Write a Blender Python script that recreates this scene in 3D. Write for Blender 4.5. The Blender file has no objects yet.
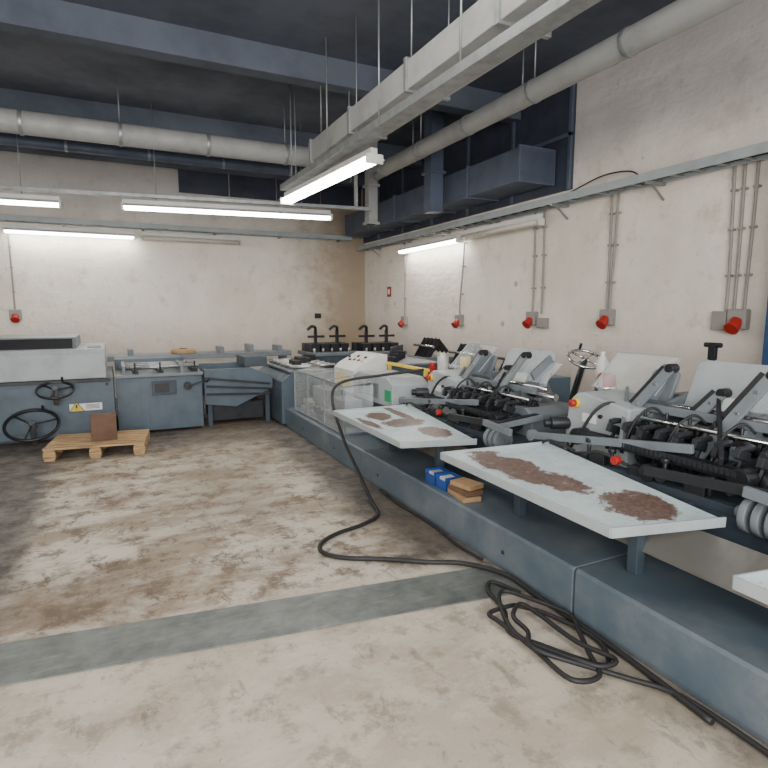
import bpy, bmesh, math, random
from mathutils import Vector, Matrix, Euler
random.seed(4)
V=Vector
# ------------------------------------------------------------------ mesh builder
class MB:
    def __init__(s): s.bm=bmesh.new()
    def box(s,x0,x1,y0,y1,z0,z1):
        return s.obox(((x0+x1)/2,(y0+y1)/2,(z0+z1)/2),(abs(x1-x0),abs(y1-y0),abs(z1-z0)))
    def obox(s,c,size,rot=(0,0,0)):
        M=Matrix.Translation(V(c))@Euler([math.radians(a) for a in rot]).to_matrix().to_4x4()@Matrix.Diagonal((size[0],size[1],size[2],1))
        bmesh.ops.create_cube(s.bm,size=1,matrix=M); return s
    def beam(s,p0,p1,w,h,up=(0,0,1)):
        p0=V(p0);p1=V(p1);d=(p1-p0);L=d.length;d.normalize();u=V(up)
        sx=d.cross(u)
        if sx.length<1e-4: sx=d.cross(V((1,0,0)))
        sx.normalize();uz=sx.cross(d)
        R=Matrix((sx,d,uz)).transposed().to_4x4()
        M=Matrix.Translation((p0+p1)/2)@R@Matrix.Diagonal((w,L,h,1))
        bmesh.ops.create_cube(s.bm,size=1,matrix=M); return s
    def cyl(s,p0,p1,r,r2=None,seg=20):
        p0=V(p0);p1=V(p1);d=p1-p0;L=d.length
        q=V((0,0,1)).rotation_difference(d.normalized())
        M=Matrix.Translation((p0+p1)/2)@q.to_matrix().to_4x4()
        ret=bmesh.ops.create_cone(s.bm,cap_ends=True,segments=seg,radius1=r,radius2=r if r2 is None else r2,depth=L,matrix=M)
        for v in ret['verts']:
            for f in v.link_faces:
                if len(f.verts)==4: f.smooth=True
        return s
    def sph(s,c,r,scale=(1,1,1),seg=16):
        M=Matrix.Translation(V(c))@Matrix.Diagonal((scale[0],scale[1],scale[2],1))
        ret=bmesh.ops.create_uvsphere(s.bm,u_segments=seg,v_segments=seg//2,radius=r,matrix=M)
        for v in ret['verts']:
            for f in v.link_faces: f.smooth=True
        return s
    def torus(s,c,axis,R,r,seg=40,rs=10,sx=1.0):
        q=V((0,0,1)).rotation_difference(V(axis).normalized()).to_matrix();c=V(c);rings=[]
        for i in range(seg):
            a=2*math.pi*i/seg;ring=[]
            for j in range(rs):
                b=2*math.pi*j/rs;rr=R+r*math.cos(b)
                ring.append(s.bm.verts.new(c+q@V((rr*math.cos(a)*sx,rr*math.sin(a),r*math.sin(b)))))
            rings.append(ring)
        for i in range(seg):
            A=rings[i];B=rings[(i+1)%seg]
            for j in range(rs):
                f=s.bm.faces.new((A[j],B[j],B[(j+1)%rs],A[(j+1)%rs]));f.smooth=True
        return s
    def prism(s,pts,axis,a0,a1):
        def mk(p,a):
            if axis=='x': return V((a,p[0],p[1]))
            if axis=='y': return V((p[0],a,p[1]))
            return V((p[0],p[1],a))
        A=[s.bm.verts.new(mk(p,a0)) for p in pts];B=[s.bm.verts.new(mk(p,a1)) for p in pts]
        n=len(pts)
        s.bm.faces.new(A);s.bm.faces.new(B[::-1])
        for i in range(n): s.bm.faces.new((A[i],B[i],B[(i+1)%n],A[(i+1)%n]))
        return s
    def plate(s,q,th):
        q=[V(p) for p in q];n=(q[1]-q[0]).cross(q[2]-q[0]).normalized()
        if n.z<0:n=-n
        A=[s.bm.verts.new(p) for p in q];B=[s.bm.verts.new(p-n*th) for p in q];k=len(q)
        s.bm.faces.new(A);s.bm.faces.new(B[::-1])
        for i in range(k): s.bm.faces.new((A[i],B[i],B[(i+1)%k],A[(i+1)%k]))
        return s
    def sweep(s,pts,r,seg=8,sub=8,closed=False):
        P=[V(p) for p in pts];path=[]
        n=len(P)
        for i in range(n-1):
            a=P[max(i-1,0)];b=P[i];c=P[i+1];d=P[min(i+2,n-1)]
            for k in range(sub):
                t=k/sub
                path.append(0.5*((2*b)+(c-a)*t+(2*a-5*b+4*c-d)*t*t+(3*b-a-3*c+d)*t**3))
        path.append(P[-1])
        rings=[];T0=None;N=None
        for i,p in enumerate(path):
            T=(path[min(i+1,len(path)-1)]-path[max(i-1,0)])
            if T.length<1e-7: T=T0
            T=T.normalized()
            if N is None: N=T.orthogonal().normalized()
            else:
                N=(N-T*N.dot(T))
                N=N.normalized() if N.length>1e-6 else T.orthogonal().normalized()
            B=T.cross(N);T0=T
            rings.append([s.bm.verts.new(p+r*(math.cos(2*math.pi*j/seg)*N+math.sin(2*math.pi*j/seg)*B)) for j in range(seg)])
        for i in range(len(rings)-1):
            for j in range(seg):
                f=s.bm.faces.new((rings[i][j],rings[i][(j+1)%seg],rings[i+1][(j+1)%seg],rings[i+1][j]));f.smooth=True
        s.bm.faces.new(rings[0][::-1]);s.bm.faces.new(rings[-1])
        return s
COL=bpy.context.scene.collection
def mesh2obj(me,name,mat,bevel):
    me.materials.append(mat)
    o=bpy.data.objects.new(name,me);COL.objects.link(o)
    if bevel:
        m=o.modifiers.new('bevel','BEVEL');m.width=bevel;m.segments=2;m.limit_method='ANGLE';m.angle_limit=math.radians(50)
    return o
def mkobj(mb,name,mat,origin=(0,0,0),bevel=0.004):
    bmesh.ops.recalc_face_normals(mb.bm,faces=mb.bm.faces)
    me=bpy.data.meshes.new(name);mb.bm.to_mesh(me);mb.bm.free()
    me.transform(Matrix.Translation(-V(origin)))
    return mesh2obj(me,name,mat,bevel)
def thing(name,label,cat,loc,group=None):
    e=bpy.data.objects.new(name,None);e.location=loc;e.empty_display_size=.1;COL.objects.link(e)
    e['label']=label;e['category']=cat
    if group:e['group']=group
    return e
def part(root,mb,name,mat,bevel=0.004,label=None,up=None):
    base=up if up else root
    o=mkobj(mb,name,mat,root.location,bevel)
    o.parent=base
    if label:o['label']=label
    return o
def parts(root,mb,name,mat,bevel=0.004,label=None,up=None,chunk=1):
    """each run of `chunk` separate pieces in mb becomes one object"""
    bm=mb.bm;bmesh.ops.recalc_face_normals(bm,faces=bm.faces);bm.verts.ensure_lookup_table();bm.verts.index_update()
    isl=[-1]*len(bm.verts);n=0
    for v in bm.verts:
        if isl[v.index]>=0: continue
        st=[v];isl[v.index]=n
        while st:
            a=st.pop()
            for e in a.link_edges:
                b=e.other_vert(a)
                if isl[b.index]<0: isl[b.index]=n;st.append(b)
        n+=1
    ng=(n+chunk-1)//chunk;gv=[[] for _ in range(ng)];gf=[[] for _ in range(ng)];mp={}
    off=V(root.location)
    for v in bm.verts:
        g=isl[v.index]//chunk;mp[v.index]=len(gv[g]);gv[g].append(v.co-off)
    for f in bm.faces:
        g=isl[f.verts[0].index]//chunk;gf[g].append(([mp[v.index] for v in f.verts],f.smooth))
    bm.free();out=[]
    for g in range(ng):
        me=bpy.data.meshes.new(name);me.from_pydata(gv[g],[],[a for a,b in gf[g]])
        for p,(a,b) in zip(me.polygons,gf[g]): p.use_smooth=b
        o=mesh2obj(me,name,mat,bevel);o.parent=up if up else root
        if label:o['label']=label
        out.append(o)
    return out
def solo(mb,name,mat,label,cat,origin,bevel=0.004,group=None):
    o=mkobj(mb,name,mat,origin,bevel);o.location=origin
    o['label']=label;o['category']=cat
    if group:o['group']=group
    return o
def struct(mb,name,mat,bevel=0):
    o=mkobj(mb,name,mat,(0,0,0),bevel);o['kind']='structure';return o
def copy_thing(root,off,**kw):
    mp={root:root.copy()}
    COL.objects.link(mp[root]);mp[root].location=root.location+V(off)
    for c in list(root.children):
        k=c.copy();COL.objects.link(k);k.parent=mp[root];mp[c]=k
        for g in list(c.children):
            h=g.copy();COL.objects.link(h);h.parent=k
    for a,b in kw.items(): mp[root][a]=b
    return mp[root]
# ------------------------------------------------------------------ materials
class NT:
    def __init__(s,name):
        s.m=bpy.data.materials.new(name);s.m.use_nodes=True;s.nt=s.m.node_tree;s.b=s.nt.nodes['Principled BSDF']
    def new(s,t): return s.nt.nodes.new(t)
    def L(s,a,b): s.nt.links.new(a,b)
    def put(s,sock,v):
        if isinstance(v,bpy.types.NodeSocket): s.L(v,sock)
        else: sock.default_value=v
    def math(s,op,a,b=0.0,clamp=False):
        n=s.new('ShaderNodeMath');n.operation=op;n.use_clamp=clamp;s.put(n.inputs[0],a);s.put(n.inputs[1],b);return n.outputs[0]
    def noise(s,vec,scale,detail=6,rough=.6,dist=0):
        n=s.new('ShaderNodeTexNoise');s.L(vec,n.inputs['Vector']);n.inputs['Scale'].default_value=scale;n.inputs['Detail'].default_value=detail;n.inputs['Roughness'].default_value=rough;n.inputs['Distortion'].default_value=dist;return n.outputs[0]
    def step(s,v,a,b,lo=0.,hi=1.):
        n=s.new('ShaderNodeMapRange');n.interpolation_type='SMOOTHSTEP';s.L(v,n.inputs[0]);n.inputs[1].default_value=a;n.inputs[2].default_value=b;n.inputs[3].default_value=lo;n.inputs[4].default_value=hi;return n.outputs[0]
    def mix(s,f,a,b):
        n=s.new('ShaderNodeMix');n.data_type='RGBA';s.put(n.inputs[0],f)
        s.put(n.inputs[6],a if isinstance(a,bpy.types.NodeSocket) else (*a,1));s.put(n.inputs[7],b if isinstance(b,bpy.types.NodeSocket) else (*b,1));return n.outputs[2]
    def pos(s): return s.new('ShaderNodeNewGeometry').outputs['Position']
    def obj(s): return s.new('ShaderNodeTexCoord').outputs['Object']
    def xyz(s,v):
        n=s.new('ShaderNodeSeparateXYZ');s.L(v,n.inputs[0]);return n.outputs
    def scale(s,v,sc):
        n=s.new('ShaderNodeMapping');s.L(v,n.inputs[0]);n.inputs['Scale'].default_value=sc;return n.outputs[0]
    def bump(s,h,st=.2,d=.02):
        n=s.new('ShaderNodeBump');n.inputs['Strength'].default_value=st;n.inputs['Distance'].default_value=d;s.L(h,n.inputs['Height']);s.L(n.outputs[0],s.b.inputs['Normal'])
def lin(c): return tuple(((x/255)/12.92 if x/255<=.04045 else ((x/255+.055)/1.055)**2.4) for x in c)
def paint(name,c,rough=.5,metal=0.,var=.25,scale=6,dirt=None):
    n=NT(name);c=lin(c);p=n.obj()
    a=n.noise(p,scale,8,.65);f=n.noise(p,28,5,.7)
    d=tuple(x*(1-var) for x in c) if dirt is None else lin(dirt)
    col=n.mix(n.step(a,.38,.75),c,d)
    col=n.mix(n.step(f,.62,.72,0,min(.5,var*1.3)),col,tuple(x*.55 for x in c))
    n.L(col,n.b.inputs['Base Color']);n.b.inputs['Metallic'].default_value=metal
    n.L(n.step(a,.3,.7,rough*.85,min(1,rough*1.2)),n.b.inputs['Roughness'])
    n.bump(n.noise(p,60,3),.06,.004)
    return n.m
def emis(name,c,st):
    n=NT(name);n.b.inputs['Base Color'].default_value=(*c,1);n.b.inputs['Emission Color'].default_value=(*c,1);n.b.inputs['Emission Strength'].default_value=st;return n.m
M_blue=paint('blue_grey_paint',(82,96,106),.42,0,.3,3)
M_blued=paint('dark_blue_grey_paint',(60,71,80),.5,0,.35,4)
M_base=paint('scuffed_blue_grey_paint',(82,96,106),.5,0,.3,2.2,(116,122,124))
M_light=paint('light_grey_paint',(164,171,171),.4,0,.22,4)
M_mid=paint('mid_grey_paint',(112,119,123),.4,0,.25,5)
M_white=paint('off_white_enamel',(214,214,208),.4,0,.12,5)
M_black=paint('black_plastic',(28,29,32),.4,0,.3,8)
M_dark=paint('dark_iron',(48,50,54),.45,.3,.4,8)
M_rub=paint('black_rubber_cable',(34,33,33),.6,0,.2,10)
M_steel=paint('brushed_steel',(165,166,166),.3,.85,.25,10)
M_galv=paint('galvanised_steel',(156,159,158),.45,.6,.25,9)
M_chrome=paint('chrome',(215,215,215),.15,1,.1,5)
M_skirt=paint('dusty_bare_steel',(132,130,125),.42,.5,.3,2.5,(98,92,85))
M_red=paint('red_plastic',(165,36,28),.4,0,.15)
M_yel=paint('yellow_plastic',(225,190,50),.45,0,.12)
M_green=paint('green_label',(30,150,95),.5,0,.1)
M_bluep=paint('blue_plastic',(35,75,150),.45,0,.15)
M_wood=paint('pale_pine_wood',(170,138,98),.7,0,.25,7)
M_card=paint('brown_cardboard',(108,80,62),.8,0,.2,5)
M_col=paint('blue_enamel_column',(40,68,108),.5,0,.2,4)
M_duct=paint('painted_sheet_duct',(170,170,167),.55,.1,.25,3)
M_ductb=paint('blue_grey_sheet_duct',(92,101,118),.5,.2,.3,2)
M_tube=emis('lit_fluorescent_tube',(1,.98,.94),24)
M_tubeoff=paint('unlit_tube_glass',(205,200,185),.3,0,.1)
M_cond=paint('grey_conduit_plastic',(146,141,134),.5,0,.15)
M_lab=paint('white_label',(225,225,220),.5,0,.05)
def acrylic():
    n=NT('clear_acrylic');n.b.inputs['Base Color'].default_value=(.9,.95,.95,1);n.b.inputs['Roughness'].default_value=.08
    n.b.inputs['Specular IOR Level'].default_value=.8
    a=n.noise(n.obj(),3,4);n.L(n.step(a,.3,.8,.12,.30),n.b.inputs['Alpha']);return n.m
M_acr=acrylic()
def wood_plank():
    n=NT('pallet_pine');p=n.scale(n.obj(),(2,30,30));a=n.noise(p,2,6,.6,1)
    n.L(n.mix(n.step(a,.35,.7),lin((188,156,112)),lin((132,102,70))),n.b.inputs['Base Color']);n.b.inputs['Roughness'].default_value=.75;return n.m
M_pal=wood_plank()
def wallmat(name,base,right=False):
    n=NT(name);p=n.pos();x,y,z=n.xyz(p)
    big=n.noise(p,.7,8,.62);med=n.noise(p,3.5,9,.7);fine=n.noise(n.scale(p,(1,1,.35)),14,8,.75)
    c=n.mix(n.step(big,.4,.68,0,.55),lin(base),lin((206,195,180)))
    c=n.mix(n.step(med,.53,.70,0,.5),c,lin((188,176,160)))
    c=n.mix(n.step(fine,.61,.70,0,.65),c,lin((130,116,102)))
    low=n.step(n.math('ADD',z,n.math('MULTIPLY',med,.8)),1.2,2.1,.45,0)
    c=n.mix(low,c,lin((174,162,146)))
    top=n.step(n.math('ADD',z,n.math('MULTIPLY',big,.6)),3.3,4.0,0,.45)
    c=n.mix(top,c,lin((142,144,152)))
    if not right:
        cx=n.step(n.math('ADD',x,n.math('MULTIPLY',med,1.6)),3.7,5.4,0,.85)
        c=n.mix(cx,c,lin((152,132,106)))
    else:
        v=n.new('ShaderNodeTexVoronoi');n.L(p,v.inputs['Vector']);v.inputs['Scale'].default_value=1.1
        c=n.mix(n.step(v.outputs['Distance'],.03,.06,.55,0),c,lin((104,92,82)))
    n.L(c,n.b.inputs['Base Color']);n.b.inputs['Roughness'].default_value=.85
    h=n.math('ADD',n.noise(p,9,8,.7),n.math('MULTIPLY',n.noise(n.scale(p,(1,1,3)),2.5,3),.8))
    n.bump(h,.5,.03);return n.m
M_wb=wallmat('stained_plaster_back',(236,228,216));M_wr=wallmat('stained_plaster_side',(240,231,219),True)
def floormat():
    n=NT('worn_painted_concrete');p=n.pos();x,y,z=n.xyz(p)
    n1=n.noise(p,1.6,10,.68);n2=n.noise(p,4.2,12,.76);n3=n.noise(p,26,8,.75);n4=n.noise(p,.55,5,.6)
    n5=n.noise(n.scale(p,(1,.45,1)),8,12,.78,.5);n6=n.noise(n.scale(p,(.6,1,1)),2.1,12,.78,.3)
    xw=n.math('ADD',x,n.math('MULTIPLY',n.math('SUBTRACT',n1,.5),.7))
    yw=n.math('ADD',y,n.math('MULTIPLY',n.math('SUBTRACT',n1,.5),1.0))
    pale=n.math('MULTIPLY',n.math('MULTIPLY',n.step(xw,-.72,-.5),n.step(xw,1.45,1.85,1,0)),n.step(yw,6.3,7.1,1,0))  # floor also darkened beside the machine base, its shade put into the colour
    near=n.step(y,2.8,3.1,1,0)
    pale=n.math('MAXIMUM',pale,n.math('MULTIPLY',near,n.step(xw,1.75,2.1,1,.25)))
    dark=n.mix(n.step(n2,.38,.66),lin((106,97,87)),lin((62,57,53)))
    lite=n.mix(n.step(n4,.35,.65),lin((206,196,180)),lin((186,174,154)))
    wear=n.math('MULTIPLY',n.step(n6,.43,.57),n.step(near,0,1,.9,.4))
    lite=n.mix(wear,lite,lin((142,123,101)))
    wear2=n.math('MULTIPLY',n.step(n2,.50,.60),n.step(near,0,1,.85,.35))
    lite=n.mix(wear2,lite,lin((110,92,74)))
    lite=n.mix(n.math('MULTIPLY',n.step(n5,.56,.62),n.step(near,0,1,.8,.4)),lite,lin((86,73,60)))
    lite=n.mix(n.step(n3,.60,.68,0,.6),lite,lin((92,80,68)))
    lite=n.mix(n.math('MULTIPLY',n.step(n3,.30,.38,1,0),.5),lite,lin((212,204,190)))
    c=n.mix(n.math('MULTIPLY',pale,n.step(n2,.5,.85,1,.55)),dark,lite)
    tr=n.math('MULTIPLY',n.step(y,2.9,3.3),n.step(yw,3.4,3.9,1,0))
    tr=n.math('MULTIPLY',tr,n.step(xw,-.1,.3,1,.35))
    c=n.mix(n.math('MULTIPLY',tr,n.step(n2,.35,.6,.25,.75)),c,lin((104,88,70)))
    gx=n.math('ABSOLUTE',n.math('SUBTRACT',n.math('ADD',xw,n.math('MULTIPLY',yw,-.15)),.15))
    c=n.mix(n.math('MULTIPLY',n.step(gx,.15,.8,.45,0),n.step(yw,3.6,4.4)),c,lin((126,112,94)))
    n.L(c,n.b.inputs['Base Color']);n.L(n.step(n2,.3,.7,.38,.75),n.b.inputs['Roughness'])
    n.bump(n2,.3,.014);return n.m
M_fl=floormat()
M_ceil=paint('dark_soffit',(88,94,106),.8,0,.35,1.2)
M_panel=paint('dark_blue_sheet_panel',(60,65,80),.6,.1,.4,1.5)
def platemat():
    n=NT('scuffed_steel_plate');p=n.pos();a=n.noise(p,4,9,.7);b=n.noise(n.scale(p,(1,6,1)),5,6)
    c=n.mix(n.step(a,.35,.7),lin((122,126,121)),lin((88,91,87)));c=n.mix(n.step(b,.5,.75,0,.5),c,lin((150,149,140)))
    n.L(c,n.b.inputs['Base Color']);n.b.inputs['Metallic'].default_value=.3;n.b.inputs['Roughness'].default_value=.45;n.bump(n.noise(p,70,2),.2,.004);return n.m
M_plate=platemat()
def traymat(name,patches):
    n=NT(name);p=n.obj();x,y,z=n.xyz(p);w=n.noise(p,6,10,.72);w2=n.noise(p,38,8,.75);w3=n.noise(p,12,8,.7)
    c=n.mix(n.step(w,.4,.75),lin((200,214,213)),lin((168,186,187)))
    m=None
    for (cx,cy,rx,ry) in patches:
        dx=n.math('DIVIDE',n.math('SUBTRACT',x,cx),rx);dy=n.math('DIVIDE',n.math('SUBTRACT',y,cy),ry)
        d=n.math('SQRT',n.math('ADD',n.math('MULTIPLY',dx,dx),n.math('MULTIPLY',dy,dy)))
        d=n.math('ADD',d,n.math('MULTIPLY',n.math('SUBTRACT',w,.5),2.2))
        d=n.math('ADD',d,n.math('MULTIPLY',n.math('SUBTRACT',w2,.5),.6))
        k=n.step(d,.92,1.06,1,0)
        m=k if m is None else n.math('MAXIMUM',m,k)
    br=n.mix(n.step(w2,.35,.62),lin((128,104,92)),lin((88,68,60)))
    c=n.mix(n.math('MULTIPLY',m,n.step(w3,.3,.45,.75,1)),c,br);c=n.mix(n.step(w2,.59,.66,0,.75),c,lin((112,98,88)))
    n.L(c,n.b.inputs['Base Color']);n.b.inputs['Roughness'].default_value=.4;n.bump(w2,.1,.004);return n.m
# ------------------------------------------------------------------ room
XR=5.0;YB=11.2;ZC=4.35
struct(MB().box(-5,XR+.2,-2.5,YB+.2,-.2,0),'floor',M_fl)
struct(MB().box(-5,XR+.2,-2.5,YB+.2,ZC,ZC+.2),'ceiling',M_ceil)
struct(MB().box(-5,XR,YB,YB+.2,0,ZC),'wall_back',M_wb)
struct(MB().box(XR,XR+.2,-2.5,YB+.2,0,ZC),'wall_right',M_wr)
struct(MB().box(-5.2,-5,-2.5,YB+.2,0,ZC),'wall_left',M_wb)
struct(MB().box(XR-.03,XR,5.15,YB,3.02,ZC),'trim_1',M_panel)
mb=MB()
for i in range(4): mb.box(1.25+i*.92,1.25+i*.92+.9,YB-.03,YB,3.75,ZC)
struct(mb,'trim_2',M_panel,.005)
mb=MB()
for i in range(6): mb.box(XR-.06,XR-.03,5.15+i*1.05,5.2+i*1.05,3.02,ZC)
mb.box(XR-.06,XR-.03,5.15,YB,3.62,3.67)
struct(mb,'trim_3',M_ductb,.004)
mb=MB();mb.plate([(-3.2,3.40,.008),(2.06,2.68,.008),(2.06,2.33,.008),(-3.2,3.05,.008)],.006)
solo(mb,'steel_floor_plate',M_plate,'long scuffed steel cover plate laid across the concrete floor','floor plate',(0,2.9,.002),.001)
mb=MB().box(4.74,4.99,2.3,2.70,0,2.75)
solo(mb.box(4.70,4.99,2.26,2.74,2.7,2.78),'blue_post',M_col,'blue enamel steel post standing against the plaster wall','post',(4.86,2.5,0))
# ------------------------------------------------------------------ ceiling services
def round_duct(p0,p1,r,mat,label,rings=6):
    p0=V(p0);p1=V(p1);root=thing('ventilation_duct',label,'duct',(p0+p1)/2)
    part(root,MB().cyl(p0,p1,r,seg=28),'duct_pipe',mat,.002)
    mb=MB();d=(p1-p0)
    for i in range(rings+1):
        c=p0+d*(i/rings);e=d.normalized()*.02
        mb.cyl(c-e,c+e,r*1.08,seg=28)
    parts(root,mb,'duct_collar',M_galv,.002)
    mb=MB()
    for i in range(1,rings,2):
        c=p0+d*(i/rings);mb.cyl(c+V((0,0,r)),V((c.x,c.y,ZC)),.008,seg=8)
    parts(root,mb,'hanger_rod',M_galv,0)
    return root
round_duct((-4.9,7.85,3.72),(3.3,7.75,3.72),.13,M_duct,'long pale round ventilation duct hung below the soffit',8)
round_duct((-4.9,9.6,3.95),(4.0,9.6,3.95),.07,M_ductb,'thin grey pipe hung across the soffit',8)
round_duct((3.66,-1,3.62),(3.66,7.5,3.62),.10,M_duct,'white round duct running along the hall under the ceiling',8)
round_duct((3.98,-1,3.74),(3.98,8.4,3.74),.06,M_duct,'slim white round duct running along the hall under the ceiling',8)
# flat duct above the hall lamp
r=thing('flat_ventilation_duct','pale grey flat sheet duct running above the hall lamp','duct',(2.4,2.8,3.36))
part(r,MB().box(2.22,2.60,-1,6.6,3.34,3.56),'duct_channel',M_duct,.006)
mb=MB()
for i in range(7): mb.box(2.20,2.62,-.6+i*1.18,-.56+i*1.18,3.32,3.58)
parts(r,mb,'duct_flange',M_galv,.002)
mb=MB()
for i in range(4):
    for x in (2.24,2.58): mb.cyl((x,-.1+i*2.1,3.56),(x,-.1+i*2.1,ZC),.007,seg=6)
parts(r,mb,'hanger_rod',M_galv,0)
mb=MB().box(4.42,4.93,5.4,10.9,3.12,3.5)
for i in range(6): mb.box(4.40,4.95,5.4+i*1.08,5.44+i*1.08,3.10,3.52)
solo(mb,'rectangular_duct',M_ductb,'blue-grey rectangular sheet metal duct with flanged joints along the wall','duct',(4.67,8,3.12))
mb=MB().box(3.88,4.04,8.52,8.68,3.0,ZC);mb.box(3.85,4.07,8.49,8.71,3.6,3.64);mb.box(3.85,4.07,8.49,8.71,3.0,3.04)
solo(mb,'vertical_duct',M_duct,'narrow pale duct dropping from the ceiling near the corner','duct',(3.95,8.6,3.0))
mb=MB().box(4.12,4.32,6.95,7.15,2.98,ZC);mb.box(4.09,4.35,6.92,7.18,3.5,3.54)
solo(mb,'vertical_duct',M_ductb,'grey sheet duct dropping from the ceiling beside the wall','duct',(4.2,7.05,2.98))
for i,y in enumerate((6.1,8.7,10.6)):
    o=MB().box(-4.99,4.98,y,y+.2,ZC-.28,ZC);struct(o,'trim_%d'%(4+i),M_ceil,.005)
def lamp(p0,p1,label,lit=True,hang=True,group='fluorescent ceiling lamps',tube_r=.033,refl=.115,wall=None):
    p0=V(p0);p1=V(p1);d=(p1-p0).normalized();side=V((0,0,1)).cross(d)
    root=thing('fluorescent_lamp',label,'lamp',(p0+p1)/2,group)
    part(root,MB().beam(p0+V((0,0,.07)),p1+V((0,0,.07)),.07,.06),'lamp_housing',M_white)
    mb=MB()
    for s in (-1,1):
        q=[p0+side*s*.03+V((0,0,.05)),p1+side*s*.03+V((0,0,.05)),p1+side*s*refl+V((0,0,.005)),p0+side*s*refl+V((0,0,.005))]
        mb.plate(q,.004)
    parts(root,mb,'lamp_reflector',M_white,0)
    for s in (-1,1):
        part(root,MB().cyl(p0+side*s*.04+d*.03,p1+side*s*.04-d*.03,tube_r,seg=12),'fluorescent_tube',M_tube if lit else M_tubeoff,0)
    mb=MB()
    for q in (p0,p1): mb.beam(q-d*.01,q+d*.02,refl*1.5,.085)
    parts(root,mb,'end_cap',M_white)
    mb=MB();L=(p1-p0)
    if hang:
        for t in (.15,.85):
            c=p0+L*t;mb.cyl(c+V((0,0,.1)),(c.x,c.y,ZC),.006,seg=6)
        parts(root,mb,'hanger_rod',M_galv,0)
    else:
        for t in (.12,.88):
            c=p0+L*t+V((0,0,.07))
            w=V((c.x,YB,c.z)) if wall=='b' else V((XR,c.y,c.z))
            mb.beam(c,w,.04,.03)
        parts(root,mb,'wall_bracket',M_galv,0)
    return root
lamp((2.10,7.15,2.98),(2.26,4.84,2.98),'lit twin-tube fluorescent lamp hung under a metal trunking along the hall')
lamp((.22,8.50,2.98),(3.05,8.10,2.98),'long lit fluorescent lamp hung on rods across the hall')
lamp((-3.4,8.95,2.98),(-.52,8.68,2.98),'long lit fluorescent lamp hung on rods across the hall')
lamp((-1.5,11.02,2.88),(.45,11.02,2.88),'lit fluorescent lamp mounted on the plaster wall',hang=False,refl=.09,wall='b')
lamp((.55,11.02,2.88),(2.3,11.02,2.88),'unlit fluorescent lamp mounted on the plaster wall',lit=False,hang=False,refl=.07,wall='b')
lamp((4.84,9.2,2.66),(4.84,7.3,2.66),'lit fluorescent lamp mounted on the side wall under the cable tray',hang=False,refl=.09)
lamp((4.84,7.2,2.68),(4.84,5.5,2.68),'unlit fluorescent lamp mounted on the side wall under the cable tray',lit=False,hang=False,refl=.06)
root=thing('lamp_trunking','grey perforated steel trunking hung along the hall carrying a lamp','trunking',(2.2,3,3.14))
part(root,MB().beam((2.10,7.2,3.15),(2.26,-1,3.15),.14,.07),'trunking_rail',M_galv)
mb=MB()
for i in range(7):
    t=i/6;x=2.10+.14*t;y=6.9-7.2*t;mb.cyl((x,y,3.18),(x,y,ZC),.008,seg=6)
parts(root,mb,'hanger_rod',M_galv,0)
root=thing('lamp_trunking','slim grey trunking hung across the hall between the lamps','trunking',(1,8.5,3.1))
part(root,MB().beam((-3.5,9.0,3.14),(3.7,8.02,3.14),.06,.05),'trunking_rail',M_galv)
part(root,MB().cyl((3.45,8.05,3.14),(3.45,8.05,ZC),.03,seg=12),'hanger_rod',M_duct,0)
def tray(p0,p1,name_label,w=.2):
    p0=V(p0);p1=V(p1);d=(p1-p0).normalized();side=V((0,0,1)).cross(d);L=(p1-p0).length
    root=thing('cable_tray',name_label,'cable tray',(p0+p1)/2)
    mb=MB()
    for s in (-1,1): mb.beam(p0+side*s*w/2,p1+side*s*w/2,.012,.085)
    parts(root,mb,'tray_side_rail',M_light,.002)
    mb=MB();n=int(L/.22)
    for i in range(n+1):
        c=p0+d*(L*i/n)-V((0,0,.025));mb.beam(c-side*w/2,c+side*w/2,.05,.008)
    parts(root,mb,'tray_rung',M_galv,0)
    mb=MB()
    for k in (-.05,0,.04):
        mb.sweep([p0+side*k+d*(L*i/8)+V((0,0,-.01+.008*((i*7+int(k*100))%3))) for i in range(9)],.012,6,4)
    parts(root,mb,'tray_cable',M_rub,0)
    return root
r=tray((4.84,-1.2,2.88),(4.84,11.0,2.88),'perforated galvanised cable tray on wall brackets along the side wall')
mb=MB()
for i in range(9):
    y=0+i*1.3;mb.beam((4.72,y,2.83),(4.99,y,2.83),.03,.03);mb.beam((4.99,y,2.68),(4.80,y,2.82),.016,.016)
parts(r,mb,'wall_bracket',M_galv,0,chunk=2)
r=tray((-4.8,11.06,3.08),(4.6,11.06,3.08),'galvanised cable tray on the rear plaster wall')
mb=MB()
for i in range(8):
    x=-4.4+i*1.25;mb.beam((x,11.19,3.03),(x,10.95,3.03),.03,.03)
parts(r,mb,'wall_bracket',M_galv,0)
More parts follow.
